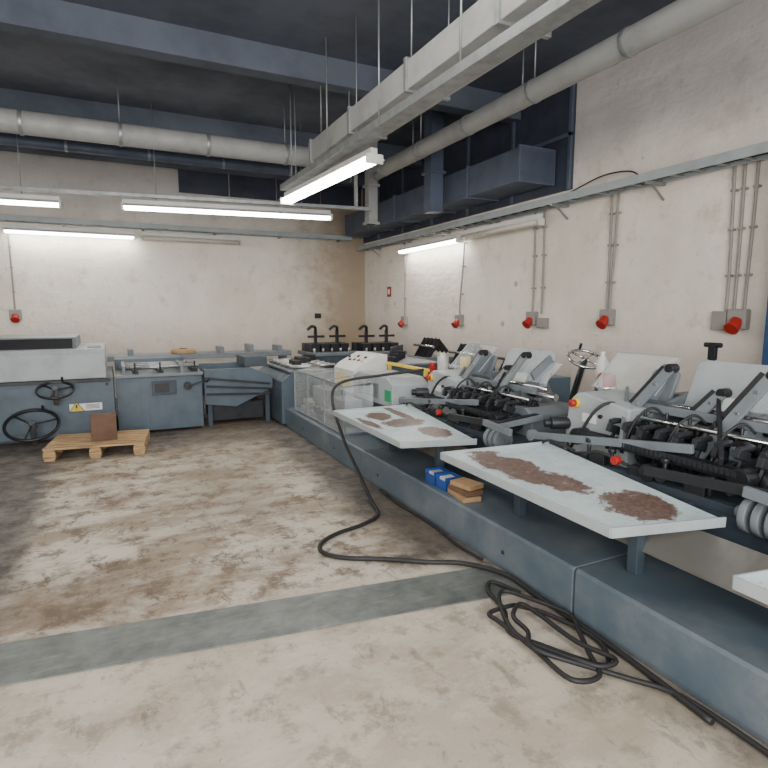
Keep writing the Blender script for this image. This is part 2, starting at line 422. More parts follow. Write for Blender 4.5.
# ------------------------------------------------------------------ wall sockets
def socket(wall,a,z,conds,label,box=True,h=None):
    if wall=='r': P=lambda a,o,z:V((XR-o,a,z))
    else: P=lambda a,o,z:V((a,YB-o,z))
    root=thing('power_socket',label,'power socket',P(a,0.0,z),'red industrial wall sockets')
    mb=MB();b0=P(a-.085,.0,z-.09);b1=P(a+.085,.08,z+.10)
    mb.box(min(b0.x,b1.x),max(b0.x,b1.x),min(b0.y,b1.y),max(b0.y,b1.y),z-.07,z+.11)
    part(root,mb,'socket_box',M_cond,.014)
    mb=MB().cyl(P(a,.06,z-.0),P(a,.13,z-.06),.058,.052,20);mb.cyl(P(a,.12,z-.052),P(a,.14,z-.068),.062,seg=20)
    part(root,mb,'socket_cap',M_red,.004,'red round socket cap')
    if box:
        mb=MB();b0=P(a+.10,0,z-.1);b1=P(a+.24,.06,z+.06)
        mb.box(min(b0.x,b1.x),max(b0.x,b1.x),min(b0.y,b1.y),max(b0.y,b1.y),z-.08,z+.09)
        part(root,mb,'isolator_box',M_cond,.008)
    for c in conds:
        top=(h or 2.84)
        pts=[P(a+c[0],.035,z+.08),P(a+c[0],.03,z+.35),P(a+c[0]+c[1]*.5,.03,(z+top)/2+.1),P(a+c[0]+c[1],.04,top)]
        part(root,MB().sweep(pts,.014,8,6),'conduit',M_cond,0)
    mb=MB()
    for t in (.3,.6,.85):
        for c in conds:
            q=P(a+c[0]+c[1]*t,.0,z+(2.84-z)*t);q2=P(a+c[0]+c[1]*t,.05,z+(2.84-z)*t)
            mb.beam(q,q2,.045,.02)
    parts(root,mb,'conduit_clip',M_cond,0)
socket('r',9.29,1.38,[(0,0)],'red industrial socket with a single conduit on the plaster wall',False)
socket('r',7.44,1.42,[(0,-.12)],'red industrial socket with a single conduit on the plaster wall',False)
socket('r',5.74,1.47,[(0,0),(-.17,0)],'red industrial socket with a grey box and two conduits',False)
mb=MB().box(4.93,5,5.46,5.62,1.37,1.5);solo(mb,'isolator_box',M_cond,'small grey isolator box beside a red socket on the wall','electrical box',(4.96,5.54,1.37),.008)
socket('r',4.50,1.50,[(-.02,-.05),(.02,0)],'red industrial socket with twin conduits on the plaster wall',False)
socket('r',3.05,1.50,[(.05,0),(-.04,-.02),(.12,.02)],'red industrial socket with three conduits beside the blue post',True)
socket('b',-1.45,1.50,[(0,0)],'red industrial socket with a conduit on the rear plaster wall',False)
mb=MB().box(3.84,3.96,YB-.07,YB,1.43,1.53);solo(mb.box(3.86,3.94,YB-.09,YB-.07,1.45,1.51),'switch_box',M_dark,'small dark switch box on the stained rear wall','electrical box',(3.9,YB,1.42))
r=thing('fire_sign','small red and white safety sign on the plaster wall','sign',(XR,10.0,1.9))
part(r,MB().box(4.985,5,9.92,10.08,1.86,2.06),'sign_plate',M_red,.002);part(r,MB().box(4.98,4.985,9.96,10.04,1.91,2.01),'sign_symbol',M_lab,0)
mb=MB().sweep([(4.9,4.1,2.92),(4.9,4.25,3.02),(4.9,4.6,3.05),(4.9,5.0,2.98),(4.9,5.3,2.92)],.008,8,6)
solo(mb,'loose_cable',M_rub,'loose black cable looped above the cable tray','cable',(4.9,4.6,2.9),0)
# ------------------------------------------------------------------ gathering line base
base=thing('machine_base','long blue-grey steel base of the gathering line on the floor','machine base',(3,3,0))
for y0,y1 in ((-1.6,2.012),(2.028,4.72),(4.73,7.35)):
    mb=MB();mb.prism([(2.09,0.0),(3.9,0.0),(3.9,.27),(2.10,.27),(2.085,.255),(2.085,.03)],'y',y0,y1)
    part(base,mb,'base_section',M_base,.004)
part(base,MB().box(2.66,3.85,-1.6,7.2,.27,.60),'base_body',M_blued,.006)
mb=MB();mb.plate([(2.34,-1.5,.40),(2.34,3.35,.40),(2.44,3.35,.57),(2.44,-1.5,.57)],.01);mb.plate([(2.34,-1.5,.40),(2.34,3.35,.40),(2.40,3.35,.37),(2.40,-1.5,.37)],.008)
part(base,mb,'steel_skirt',M_skirt,.002,'dusty bare steel skirt rail')
mb=MB();mb.plate([(2.36,3.45,.38),(2.36,5.1,.38),(2.46,5.1,.52),(2.46,3.45,.52)],.01);part(base,mb,'steel_skirt',M_skirt,.002)
mb=MB()
for y in (.5,2.6,4.4,5.5,6.6): mb.cyl((2.078,y,.12),(2.09,y,.12),.012,seg=8)
parts(base,mb,'bolt_head',M_dark,0)
mb=MB()
for y in (1.0,1.85,2.75,3.75,4.65): mb.box(2.30,2.36,y-.03,y+.03,.27,.60)
parts(base,mb,'support_post',M_blued,.004)
# ------------------------------------------------------------------ feeders
Mt_a=traymat('dusty_tray_front',[(-.76,.38,.14,.38),(-.70,.05,.11,.22),(-.62,-.37,.18,.20)])
Mt_b=traymat('dusty_tray_far',[(-.70,.45,.10,.18),(-.62,.1,.18,.18),(-.56,-.3,.12,.18),(-.9,.2,.05,.25),(-.5,.4,.05,.35)])
Mt_c=traymat('dusty_tray_near',[(-.60,-.2,.1,.3)])
O=V((2.9,2.2,.27))
def feeder():
    r=thing('sheet_feeder','light grey sheet feeder station with levers, rollers and a dusty tray','feeder machine',O,'sheet feeder stations')
    q=[(1.90,3.04,.655),(1.90,1.64,.645),(2.50,1.52,.635),(2.66,2.86,.69)]
    t=part(r,MB().plate(q,.012),'delivery_tray',Mt_a,.002,'pale tray covered with brown paper dust')
    mb=MB();Q=[V(p) for p in q]
    for i in range(3):
        a=Q[(i+3)%4] if i==0 else Q[i-1];b=Q[i] if i else Q[0]
        mb.beam(a+V((0,0,-.008)),b+V((0,0,-.008)),.012,.048)
    part(r,mb,'tray_rim',M_light,.003,up=t)
    mb=MB();mb.beam((2.0,1.8,.615),(2.7,1.8,.60),.04,.03);mb.beam((2.0,2.8,.63),(2.7,2.8,.61),.04,.03)
    parts(r,mb,'tray_bracket',M_blued,up=t)
    pts=[(2.40,.60),(2.40,.98)]
    for k in range(7):
        a=math.pi/2*k/6;pts.append((2.78+.14*math.sin(a),.90+.14*math.cos(a)))
    pts+=[(2.95,.60)]
    h=part(r,MB().prism(pts,'x',2.88,3.30),'side_housing',M_light,.012)
    part(r,MB().cyl((2.88,2.84,.96),(2.855,2.84,.96),.034,seg=20),'button_collar',M_yel,.002,up=h)
    part(r,MB().cyl((2.855,2.84,.96),(2.83,2.84,.96),.026,seg=20).sph((2.83,2.84,.96),.026,(.5,1,1)),'emergency_button',M_red,0,up=h)
    mb=MB()
    for y,z in ((2.5,.9),(2.62,.9),(2.5,.84)): mb.cyl((2.88,y,z),(2.865,y,z),.014,seg=12)
    parts(r,mb,'push_button',M_black,0,up=h)
    part(r,MB().box(2.875,2.88,2.66,2.78,.84,.90),'label_plate',M_lab,0,up=h)
    part(r,MB().cyl((2.95,2.9,.80),(2.78,2.98,.80),.045,seg=20).cyl((2.78,2.98,.80),(2.74,3.0,.80),.03,seg=16),'drive_gear',M_dark,.003)
    pts=[(1.42,.60),(1.42,.80),(1.5,.86),(1.66,.86),(1.70,.60)]
    part(r,MB().prism(pts,'x',2.95,3.45),'drive_housing',M_mid,.012)
    def pan(y0,y1,x0,x1,z0,z1,r0=.06):
        mb=MB();pr=[];W=y1-y0
        P=lambda u,v:V((x0+(x1-x0)*v,y0+W*u,z0+(z1-z0)*v))
        ru=r0/W;rv=r0/abs(z1-z0)
        pr+= [P(0,0),P(1,0)]
        for k in range(6):
            a=math.pi/2*k/5;pr.append(P(1-ru+ru*math.cos(a),1-rv+rv*math.sin(a)))
        for k in range(6):
            a=math.pi/2*k/5;pr.append(P(ru-ru*math.sin(a),1-rv+rv*math.cos(a)))
        return mb.plate(pr,.03)
    hp=part(r,pan(1.72,2.36,3.28,3.46,.86,1.28),'hopper_panel',M_light,.008)
    part(r,pan(2.42,2.62,3.20,3.36,.86,1.20,.03),'hopper_panel',M_mid,.008)
    mb=MB().plate([(3.31,1.94,.99),(3.31,2.10,.99),(3.345,2.10,1.07),(3.345,1.94,1.07)],.004)
    part(r,mb,'label_plate',M_lab,0,up=hp)
    mb=MB().cyl((3.36,2.22,.98),(3.28,2.22,.98),.03,seg=16)
    part(r,mb,'panel_stop',M_dark,.003,up=hp)
    mb=MB();mb.beam((3.12,1.62,1.08),(3.32,1.62,1.22),.03,.1);mb.beam((3.1,2.5,.95),(3.36,2.5,1.2),.03,.12)
    parts(r,mb,'panel_bracket',M_mid)
    pts=[(2.95,.60),(2.95,.86),(3.1,1.0),(3.4,1.06),(3.5,.9),(3.5,.60)]
    for y in (1.78,2.36):
        part(r,MB().prism(pts,'y',y,y+.025),'cheek_plate',M_mid,.004)
    mb=MB().beam((3.05,2.72,.985),(3.05,1.5,.985),.03,.05);part(r,mb,'cross_bar',M_mid)
    mb=MB().beam((2.62,3.02,.72),(2.76,1.88,.86),.03,.05);mb.cyl((2.61,3.0,.72),(2.66,3.0,.72),.04,seg=16);part(r,mb,'cross_bar',M_mid)
    mb=MB().beam((2.55,2.0,.74),(2.60,1.35,.78),.03,.05);mb.beam((2.6,1.38,.78),(3.0,1.42,.8),.04,.05);part(r,mb,'cross_bar',M_dark)
    mb=MB().beam((3.16,2.66,1.06),(2.70,2.30,.80),.022,.05);part(r,mb,'cross_bar',M_mid)
    mb=MB().beam((3.20,2.05,1.10),(2.72,1.70,.84),.022,.05);part(r,mb,'cross_bar',M_dark)
    for x,z,rr in ((3.14,1.0,.022),(3.22,.93,.03),(2.95,.93,.014),(2.88,.74,.018)):
        part(r,MB().cyl((x,1.45,z),(x,2.55,z),rr,seg=16),'roller_shaft',M_chrome,0)
    # ribbed black transport roller
    mb=MB().cyl((3.06,1.5,.86),(3.06,2.36,.86),.035,seg=20)
    for i in range(17): mb.cyl((3.06,1.53+i*.05,.86),(3.06,1.555+i*.05,.86),.052,seg=22)
    part(r,mb,'ribbed_roller',M_black,.002)
    mb=MB()
    for y in (1.52,1.6,1.72,1.95,2.1,2.25): mb.cyl((2.88,y,.74),(2.88,y+.035,.74),.075,seg=24)
    parts(r,mb,'feed_roller',M_dark,.003)
    rail=part(r,MB().beam((2.74,2.66,.775),(2.74,1.60,.775),.05,.03),'chain_rail',M_black)
    mb=MB()
    for i in range(36):
        y=1.62+i*.029;mb.cyl((2.70,y,.80),(2.78,y,.80),.012,seg=10);mb.box(2.695,2.70,y-.012,y+.012,.785,.815);mb.box(2.78,2.785,y-.012,y+.012,.785,.815)
    part(r,mb,'chain',M_dark,0,up=rail)
    mb=MB().cyl((2.70,2.66,.775),(2.79,2.66,.775),.055,seg=20);mb.cyl((2.70,1.60,.775),(2.79,1.60,.775),.055,seg=20)
    parts(r,mb,'sprocket',M_black,.003,up=rail)
    for (a,b) in (((3.10,2.30,1.24),(2.90,2.62,.72)),((3.10,1.70,1.26),(2.90,1.95,.78)),((3.16,2.00,1.12),(2.98,2.20,.80))):
        a=V(a);b=V(b)
        l=part(r,MB().beam(a,b,.02,.07,(0,1,0)),'lever',M_mid,.006)
        mb=MB().beam(a+V((.03,.06,.0)),b+V((.03,.06,0)),.025,.045,(0,1,0));mb.cyl(a+V((-.02,0,0)),a+V((.05,0,0)),.03,seg=16)
        part(r,mb,'lever_back',M_black,up=l)
        mb=MB()
        for t in (.2,.45,.7):
            c=a.lerp(b,t);mb.cyl(c-V((.014,0,0)),c+V((.014,0,0)),.012,seg=10)
        parts(r,mb,'lever_bolt',M_steel,0,up=l)
    mb=MB()
    for i in range(9):
        y=1.55+i*.115
        mb.obox((2.83,y,.85+.02*(i%2)),(.10,.03,.05),(0,20,0));mb.cyl((2.80,y,.9),(2.92,y,.9),.018,seg=10)
        mb.beam((2.80,y+.02,.72),(2.93,y+.03,.92),.018,.018)
    parts(r,mb,'gripper_arm',M_dark,.002,chunk=3)
    mb=MB()
    for i in range(6):
        y=1.62+i*.15
        mb.cyl((2.97,y,.88),(3.03,y+.02,.88),.03,seg=14);mb.cyl((2.99,y,.88),(2.99,y,.98),.01,seg=8)
    parts(r,mb,'suction_unit',M_black,.002,chunk=2)
    # small upright adjusters and valve blocks between tray and rollers
    mb=MB()
    for i,y in enumerate((1.72,1.98,2.34,2.52)):
        mb.cyl((2.68,y,.66),(2.68,y,.74+.03*(i%2)),.012,seg=10);mb.cyl((2.68,y,.74+.03*(i%2)),(2.68,y,.765+.03*(i%2)),.024,seg=14)
    parts(r,mb,'adjuster_screw',M_black,.001,chunk=2)
    mb=MB()
    for y in (1.8,2.15,2.45): mb.obox((2.70,y,.67),(.07,.11,.07),(0,0,6))
    parts(r,mb,'valve_block',M_dark,.004)
    part(r,MB().box(2.66,2.72,1.5,2.9,.60,.65),'mount_beam',M_blued,.003)
    mb=MB()
    for i in range(3):
        y=1.70+i*.27
        mb.sweep([(2.99,y,.96),(2.93,y+.03,1.01),(2.86,y+.07,.96),(2.82,y+.1,.86),(2.78,y+.11,.74)],.008,6,5)
    mb.sweep([(2.66,2.2,.70),(2.6,2.35,.75),(2.63,2.5,.71),(2.7,2.7,.66),(2.82,2.85,.68)],.010,6,5)
    mb.sweep([(2.64,2.6,.70),(2.58,2.75,.74),(2.62,2.88,.69),(2.75,3.0,.62)],.009,6,5)
    mb.sweep([(3.02,2.5,.9),(2.9,2.55,1.0),(2.82,2.62,.94),(2.78,2.7,.78),(2.8,2.8,.66)],.011,6,5)
    parts(r,mb,'air_hose',M_rub,0)
    mb=MB().cyl((2.62,2.24,.73),(2.58,2.24,.73),.026,seg=14);part(r,mb,'red_knob',M_red,.003,'red adjusting knob')
    mb=MB().cyl((2.62,2.05,.70),(2.66,2.05,.70),.05,seg=20);mb.cyl((2.60,1.95,.71),(2.66,1.95,.71),.035,seg=16);parts(r,mb,'hand_knob',M_black,.003)
    mb=MB()
    for y in (1.34,1.40,1.46): mb.cyl((2.62,y,.655),(2.62,y+.035,.655),.085,seg=28)
    mb.cyl((2.62,1.28,.655),(2.62,1.54,.655),.03,seg=16)
    part(r,mb,'nip_roller',M_mid,.004,'worn grey roller')
    mb=MB().beam((2.52,1.46,.79),(2.52,1.14,.77),.03,.05);mb.beam((2.62,1.28,.64),(2.52,1.22,.77),.03,.03);mb.beam((2.52,1.3,.78),(2.95,1.3,.82),.03,.04);part(r,mb,'roller_bracket',M_mid)
    mb=MB().plate([(3.18,2.46,1.04),(3.18,2.98,1.04),(3.42,2.98,1.28),(3.42,2.46,1.28)],.006)
    g=part(r,mb,'clear_guard',M_acr,0,'clear acrylic guard panel')
    mb=MB().beam((3.42,2.44,1.285),(3.42,3.0,1.285),.01,.01);mb.beam((3.18,2.46,1.04),(3.42,2.46,1.285),.01,.01);mb.beam((3.18,2.98,1.04),(3.42,2.98,1.285),.01,.01);mb.beam((3.25,2.98,.7),(3.25,2.98,1.11),.02,.02)
    part(r,mb,'guard_frame',M_light,.002,up=g)
    part(r,MB().plate([(3.12,1.48,1.05),(3.12,1.84,1.05),(3.30,1.84,1.20),(3.30,1.48,1.20)],.006),'clear_guard',M_acr,0,'clear acrylic guard panel')
    part(r,MB().box(3.5,3.82,1.9,2.6,.60,1.02),'motor_cabinet',M_blue,.01)
    mb=MB().cyl((3.6,1.55,.72),(3.6,1.88,.72),.10,seg=24);mb.cyl((3.6,1.5,.72),(3.6,1.55,.72),.07,seg=24);part(r,mb,'drive_motor',M_blued,.004)
    return r
fa=feeder()
def retex(root,mat):
    for c in root.children:
        if c.name.startswith('delivery_tray'):
            c.data=c.data.copy();c.data.materials[0]=mat
fb=copy_thing(fa,(-.02,1.93,-.035));fb['label']='light grey sheet feeder with lightly dusted tray beside the control cabinet'
retex(fb,Mt_b)
fc=copy_thing(fa,(.0,-1.93,0.01));retex(fc,Mt_c)
# ------------------------------------------------------------------ beacon, handwheel, handles
r=thing('warning_beacon','red warning beacon on a steel collar above the feeder','beacon',(3.4,3.06,.6))
part(r,MB().cyl((3.4,3.06,.6),(3.4,3.06,.97),.02,seg=12),'beacon_post',M_steel,0)
part(r,MB().cyl((3.4,3.06,.98),(3.4,3.06,1.02),.085,seg=28),'beacon_collar',M_chrome,.004)
part(r,MB().cyl((3.4,3.06,1.02),(3.4,3.06,1.10),.075,.065,24).sph((3.4,3.06,1.10),.065,(1,1,.4)),'beacon_lens',M_red,.003)
r=thing('dispenser_bottle','white plastic bottle standing behind the red beacon','bottle',(3.50,3.2,.6))
part(r,MB().cyl((3.50,3.2,.6),(3.50,3.2,1.05),.015,seg=10),'bottle_stand',M_steel,0)
part(r,MB().cyl((3.50,3.2,1.05),(3.50,3.2,1.19),.045,seg=20).cyl((3.50,3.2,1.19),(3.50,3.2,1.24),.045,.018,20),'bottle_body',M_white,.004)
part(r,MB().cyl((3.50,3.2,1.24),(3.50,3.2,1.27),.018,seg=14),'bottle_cap',M_lab,.002)
def handwheel(c,axis,R,mat,spokes,label,matr=None,post=None):
    c=V(c);ax=V(axis).normalized()
    r=thing('hand_wheel',label,'hand wheel',c)
    part(r,MB().torus(c,ax,R,R*.05+.006),'wheel_rim',mat,0)
    q=V((0,0,1)).rotation_difference(ax).to_matrix();mb=MB()
    for i in range(spokes):
        a=2*math.pi*i/spokes+.3
        mb.cyl(c,c+q@V((R*math.cos(a),R*math.sin(a),0)),.010,seg=10)
    parts(r,mb,'wheel_spoke',mat,0)
    part(r,MB().cyl(c-ax*(post or .08),c+ax*.03,.032,seg=18),'wheel_hub',matr or mat,.003)
    e=c+q@V((R*math.cos(1.2),R*math.sin(1.2),0))
    part(r,MB().cyl(e,e+ax*.07,.012,.014,12),'wheel_handle',M_black,.002)
handwheel((3.85,3.72,1.16),(-.15,-.45,.9),.15,M_chrome,4,'small chrome hand wheel above the feeder line',post=.5)
r=thing('tee_handle','black tee handle valve on a pipe beside the blue post','valve',(4.35,2.86,.0))
part(r,MB().cyl((4.35,2.86,0),(4.35,2.86,1.26),.022,seg=12),'valve_pipe',M_dark,0)
part(r,MB().cyl((4.35,2.79,1.32),(4.35,2.93,1.32),.02,seg=14).box(4.33,4.37,2.83,2.89,1.2,1.34),'valve_head',M_black,.004)
# ------------------------------------------------------------------ control section
r=thing('control_cabinet','off-white control cabinet with a green label beside the far tray','control cabinet',(2.8,5.4,.27))
cb=part(r,MB().prism([(4.98,.60),(6.0,.60),(6.0,.84),(5.85,.90),(5.1,.90),(4.98,.84)],'x',2.52,2.95),'cabinet_body',M_light,.01)
part(r,MB().box(2.512,2.52,5.0,5.14,.66,.78),'green_label',M_green,.001,'green square label',up=cb)
mb=MB()
for y in (5.3,5.5,5.7): mb.box(2.51,2.52,y,y+.12,.66,.82)
parts(r,mb,'cabinet_door',M_mid,.003,up=cb)
part(r,MB().box(2.53,2.65,5.0,6.0,.27,.60),'cabinet_plinth',M_blued)
r=thing('control_console','light grey sloping control console with coloured buttons','control panel',(2.9,6.3,.6))
mb=MB().prism([(2.55,.60),(3.0,.60),(3.0,1.06),(2.86,1.06),(2.62,.94),(2.55,.88)],'y',6.05,6.7);cb=part(r,mb,'console_body',M_white,.01)
for i,(y,m,t) in enumerate(((6.12,M_yel,.3),(6.25,M_red,.35),(6.38,M_green,.35),(6.5,M_black,.3),(6.62,M_black,.5),(6.2,M_black,.65),(6.42,M_black,.65))):
    p=V((2.62+.24*t,y,.94+.12*t));nn=V((-.45,0,.9))
    part(r,MB().cyl(p,p+nn*.015,.02,seg=14),'console_button',m,.002,up=cb)
part(r,MB().plate([(2.545,6.15,.66),(2.545,6.6,.66),(2.545,6.6,.82),(2.545,6.15,.82)],.003),'label_plate',M_yel,0,up=cb)
r=thing('conveyor_guard','clear acrylic guard box with metal edges over the conveyor end','machine guard',(2.4,6.2,.27))
mb=MB();mb.plate([(2.16,5.35,.80),(2.16,7.1,.80),(2.48,7.1,.84),(2.48,5.35,.84)],.006);mb.box(2.14,2.146,5.35,7.1,.30,.80);mb.box(2.14,2.48,5.35,5.356,.30,.80)
parts(r,mb,'guard_sheet',M_acr,0)
mb=MB()
for y in (5.35,5.95,6.55,7.1):
    mb.beam((2.14,y,.27),(2.14,y,.81),.014,.014);mb.beam((2.14,y,.80),(2.48,y,.84),.014,.014)
mb.beam((2.14,5.35,.81),(2.14,7.1,.81),.014,.014);mb.beam((2.14,5.35,.29),(2.14,7.1,.29),.014,.014)
part(r,mb,'guard_frame',M_galv,.002)
mb=MB()
for i in range(12): mb.cyl((2.2,5.45+i*.135,.42),(2.46,5.45+i*.135,.42),.03,seg=12)
parts(r,mb,'conveyor_roller',M_steel,0)
part(r,MB().box(2.2,2.46,5.4,7.05,.27,.34),'roller_bed',M_mid,.003)
mb=MB().box(2.2,2.42,5.5,5.9,.45,.62).box(2.22,2.4,6.1,6.6,.45,.66);parts(r,mb,'sheet_guide',M_mid,.004)
def bracket_stand(x,y,z0,z1,label,mat=M_black):
    r=thing('collating_rack',label,'rack',(x,y,0))
    mb=MB()
    for k in range(4):
        yy=y+k*.12
        mb.beam((x-.1,yy,z0),(x+.12,yy+.05,z1),.02,.09);mb.beam((x+.12,yy+.05,z1),(x+.3,yy+.05,z0+.1),.02,.06)
    parts(r,mb,'rack_arm',mat,.003,chunk=2)
    part(r,MB().box(x-.18,x+.35,y-.06,y+.5,z0-.25,z0+.03),'rack_body',M_mid,.01)
    part(r,MB().cyl((x-.05,y-.1,z0+.2),(x-.05,y+.5,z0+.2),.02,seg=12),'rack_shaft',M_chrome,0)
    part(r,MB().box(x-.15,x+.3,y-.03,y+.47,0,z0-.25),'rack_pedestal',M_blued,.005)
bracket_stand(4.45,7.4,.84,1.14,'black slanted collating rack on a grey body near the wall')
bracket_stand(4.42,6.3,.80,1.10,'dark iron slanted collating rack on a grey body near the wall',M_dark)
bracket_stand(4.42,5.2,.80,1.08,'black slanted collating rack on a grey body near the wall')
def cannister(x,y,z,h,rr,mat,cap,label):
    r=thing('fluid_canister',label,'canister',(x,y,z))
    part(r,MB().cyl((x,y,z),(x,y,z+h),rr,seg=20),'canister_body',mat,.006)
    part(r,MB().cyl((x,y,z+h),(x,y,z+h+.04),rr*.6,seg=16),'canister_cap',cap,.003)
cannister(3.7,5.9,.605,.42,.07,M_white,M_lab,'white cylindrical canister standing on the machine base')
cannister(3.55,5.65,.605,.40,.06,M_white,M_lab,'white cylindrical canister standing on the machine base')
cannister(3.66,5.35,.605,.46,.06,M_yel,M_black,'yellow canister with black cap on the machine base')
cannister(3.72,5.1,.605,.50,.06,M_white,M_yel,'white canister with yellow cap on the machine base')
r=thing('side_cabinet','blue-grey low cabinet with black grip units behind the line','cabinet',(3.4,6.6,.6))
part(r,MB().box(3.1,3.8,6.15,7.2,.605,.9),'cabinet_body',M_blue,.008);part(r,MB().box(3.07,3.83,6.12,7.23,.9,.93),'cabinet_lid',M_mid,.006)
mb=MB()
for i in range(3): mb.box(3.094,3.1,6.34+i*.28,6.6+i*.28,.63,.88)
parts(r,mb,'cabinet_door',M_mid,.002)
mb=MB()
for k in range(5): mb.box(3.2+.1*k,3.26+.1*k,6.3+.13*k,6.5+.12*k,.93,1.0+.03*(k%3));mb.cyl((3.23+.1*k,6.4+.12*k,1.0),(3.23+.1*k,6.4+.12*k,1.12),.02,seg=12)
parts(r,mb,'grip_mechanism',M_black,.003,chunk=2)
mb=MB().beam((2.95,5.0,.97),(2.95,5.95,.97),.05,.03);mb.box(2.93,2.97,5.03,5.06,.9,.97);mb.box(2.93,2.97,5.88,5.91,.9,.97)
solo(mb,'guard_rail',M_yel,'yellow guard rail on top of the control cabinet','rail',(2.95,5.4,.9))
mb=MB().box(3.12,3.18,5.2,5.28,.605,.98);mb.cyl((3.15,5.24,.98),(3.15,5.24,1.03),.035,seg=16)
solo(mb,'red_switch_post',M_red,'red switch post beside the yellow rail','switch',(3.15,5.24,.6))
def stitcher(x,y,label):
    r=thing('stitching_head',label,'stitching machine',(x,y,0),'black stitching machines')
    part(r,MB().box(x-.35,x+.35,y-.3,y+.4,0,.82),'stitcher_cabinet',M_blue,.01)
    part(r,MB().box(x-.42,x+.42,y-.36,y+.42,.82,.88),'stitcher_table',M_mid,.006)
    for k in (-.22,.18):
        mb=MB();mb.beam((x+k,y,.88),(x+k,y,1.24),.05,.05);mb.sweep([(x+k,y,1.22),(x+k-.02,y-.05,1.30),(x+k-.1,y-.1,1.32),(x+k-.18,y-.1,1.26)],.026,8,5)
        mb.beam((x+k-.14,y,1.14),(x+k+.16,y,1.14),.04,.04)
        part(r,mb,'stitcher_arm',M_black,.003)
    mb=MB()
    for k in (-.36,-.18,.0,.18):
        mb.box(x+k,x+k+.15,y-.2,y+.1,.88,1.02)
    parts(r,mb,'stitcher_head',M_black,.004)
    part(r,MB().box(x-.38,x+.38,y+.12,y+.3,.88,1.02),'stitcher_cover',M_dark,.008)
    mb=MB()
    for k in range(5): mb.cyl((x-.35+k*.16,y-.3,.88),(x-.35+k*.16,y-.3,.95),.02,seg=10)
    parts(r,mb,'table_knob',M_steel,0)
    part(r,MB().box(x-.3,x+.3,y-.31,y-.3,.15,.7),'cabinet_door',M_mid,.003)
stitcher(3.40,9.25,'black stitching machine on a blue-grey cabinet with curved arms')
stitcher(4.28,9.05,'black stitching machine on a blue-grey cabinet beside the wall')
r=thing('transfer_unit','blue-grey corner transfer unit joining the folding unit and the line','machine',(2.5,8.1,0))
bd=part(r,MB().prism([(2.05,0.02),(2.9,0.02),(2.9,.74),(2.2,.74),(2.05,.62)],'y',7.42,8.85),'unit_body',M_blue,.008)
part(r,MB().box(2.15,2.92,7.40,8.87,.74,.77),'unit_top',M_mid,.005)
mb=MB()
for i in range(6): mb.cyl((2.2,7.55+i*.22,.80),(2.88,7.55+i*.22,.80),.03,seg=12)
parts(r,mb,'conveyor_roller',M_steel,0)
mb=MB()
for i in range(4): mb.box(2.3+i*.14,2.40+i*.14,7.6+.2*i,7.9+.2*i,.80,.88+.03*(i%2));
parts(r,mb,'sheet_guide',M_dark,.004)
part(r,MB().box(2.25,2.8,7.412,7.42,.12,.62),'access_door',M_blued,.003,up=bd)
# ------------------------------------------------------------------ trimming machine
r=thing('trimming_machine','large blue-grey trimming machine with light grey hood and black latches','machine',(-1.2,8.4,0))
mb=MB().box(-2.9,-.02,7.75,9.3,.04,.76);mb.box(-2.8,-.1,7.85,9.2,0,.04);bd=part(r,mb,'machine_body',M_blue,.012)
for x0,x1 in ((-2.75,-1.55),(-1.45,-.72)):
    part(r,MB().box(x0,x1,7.742,7.75,.12,.68),'access_door',M_blue,.003,up=bd)
pts=[(7.70,.76),(7.70,1.06),(7.76,1.12),(9.2,1.12),(9.2,.76)]
part(r,MB().prism(pts,'x',-2.9,-.10),'machine_hood',M_light,.012,'light grey sheet metal hood')
mb=MB().prism([(7.95,1.12),(8.02,1.26),(9.1,1.26),(9.1,1.12)],'x',-2.8,-.42);top=part(r,mb,'machine_lid',M_mid,.01)
mb=MB().prism([(7.94,1.125),(7.99,1.245),(8.01,1.245),(7.96,1.125)],'x',-2.6,-.46);part(r,mb,'viewing_slot',M_black,.003,up=top)
part(r,MB().box(-2.9,-.06,7.70,7.75,.715,.755),'hood_edge',M_dark,.002)
part(r,MB().box(-.30,-.14,8.0,8.4,1.12,1.15),'lid_handle',M_light,.01)
part(r,MB().box(-.53,-.17,7.737,7.745,.36,.45),'warning_label',M_lab,.001,'white warning label with yellow triangle',up=bd)
mb=MB().prism([(-.53,.355),(-.37,.355),(-.45,.475)],'y',7.732,7.737);part(r,mb,'warning_triangle',M_yel,0,up=bd)
mb=MB()
for a,b in (((-.53,.355),(-.37,.355)),((-.37,.355),(-.45,.475)),((-.45,.475),(-.53,.355))): mb.beam((a[0],7.731,a[1]),(b[0],7.731,b[1]),.006,.01,(0,1,0))
mb.prism([(-.455,.445),(-.44,.445),(-.448,.418),(-.436,.418),(-.458,.372),(-.452,.405),(-.466,.405)],'y',7.729,7.732)
for z in (.385,.40,.415,.43): mb.box(-.35,-.2,7.735,7.737,z,z+.006)
part(r,mb,'warning_symbol',M_black,0,up=bd)
mb=MB()
for x,z in ((-2.6,.6),(-1.6,.6),(-.9,.2),(-.1,.68),(-.1,.1)): mb.cyl((x,7.73,z),(x,7.745,z),.02,seg=10)
parts(r,mb,'panel_latch',M_black,0)
handwheel((-.90,7.46,.28),(0,-.5,.86),.27,M_black,3,'large black hand wheel on the front of the blue-grey machine',M_steel,.3)
handwheel((-.65,7.55,.66),(0,-.4,.92),.19,M_black,3,'small black hand wheel on the front of the blue-grey machine',M_steel,.2)
r=thing('folding_unit','blue-grey folding unit with dark screen and lever joined to the trimmer','machine',(.5,8.4,0))
bd=part(r,MB().box(.0,1.05,7.75,9.2,.03,.74),'unit_body',M_blue,.01)
part(r,MB().box(.03,.28,7.742,7.75,.1,.7),'access_door',M_blue,.003,up=bd)
part(r,MB().box(.38,1.0,7.742,7.75,.08,.42),'access_door',M_blue,.003,up=bd)
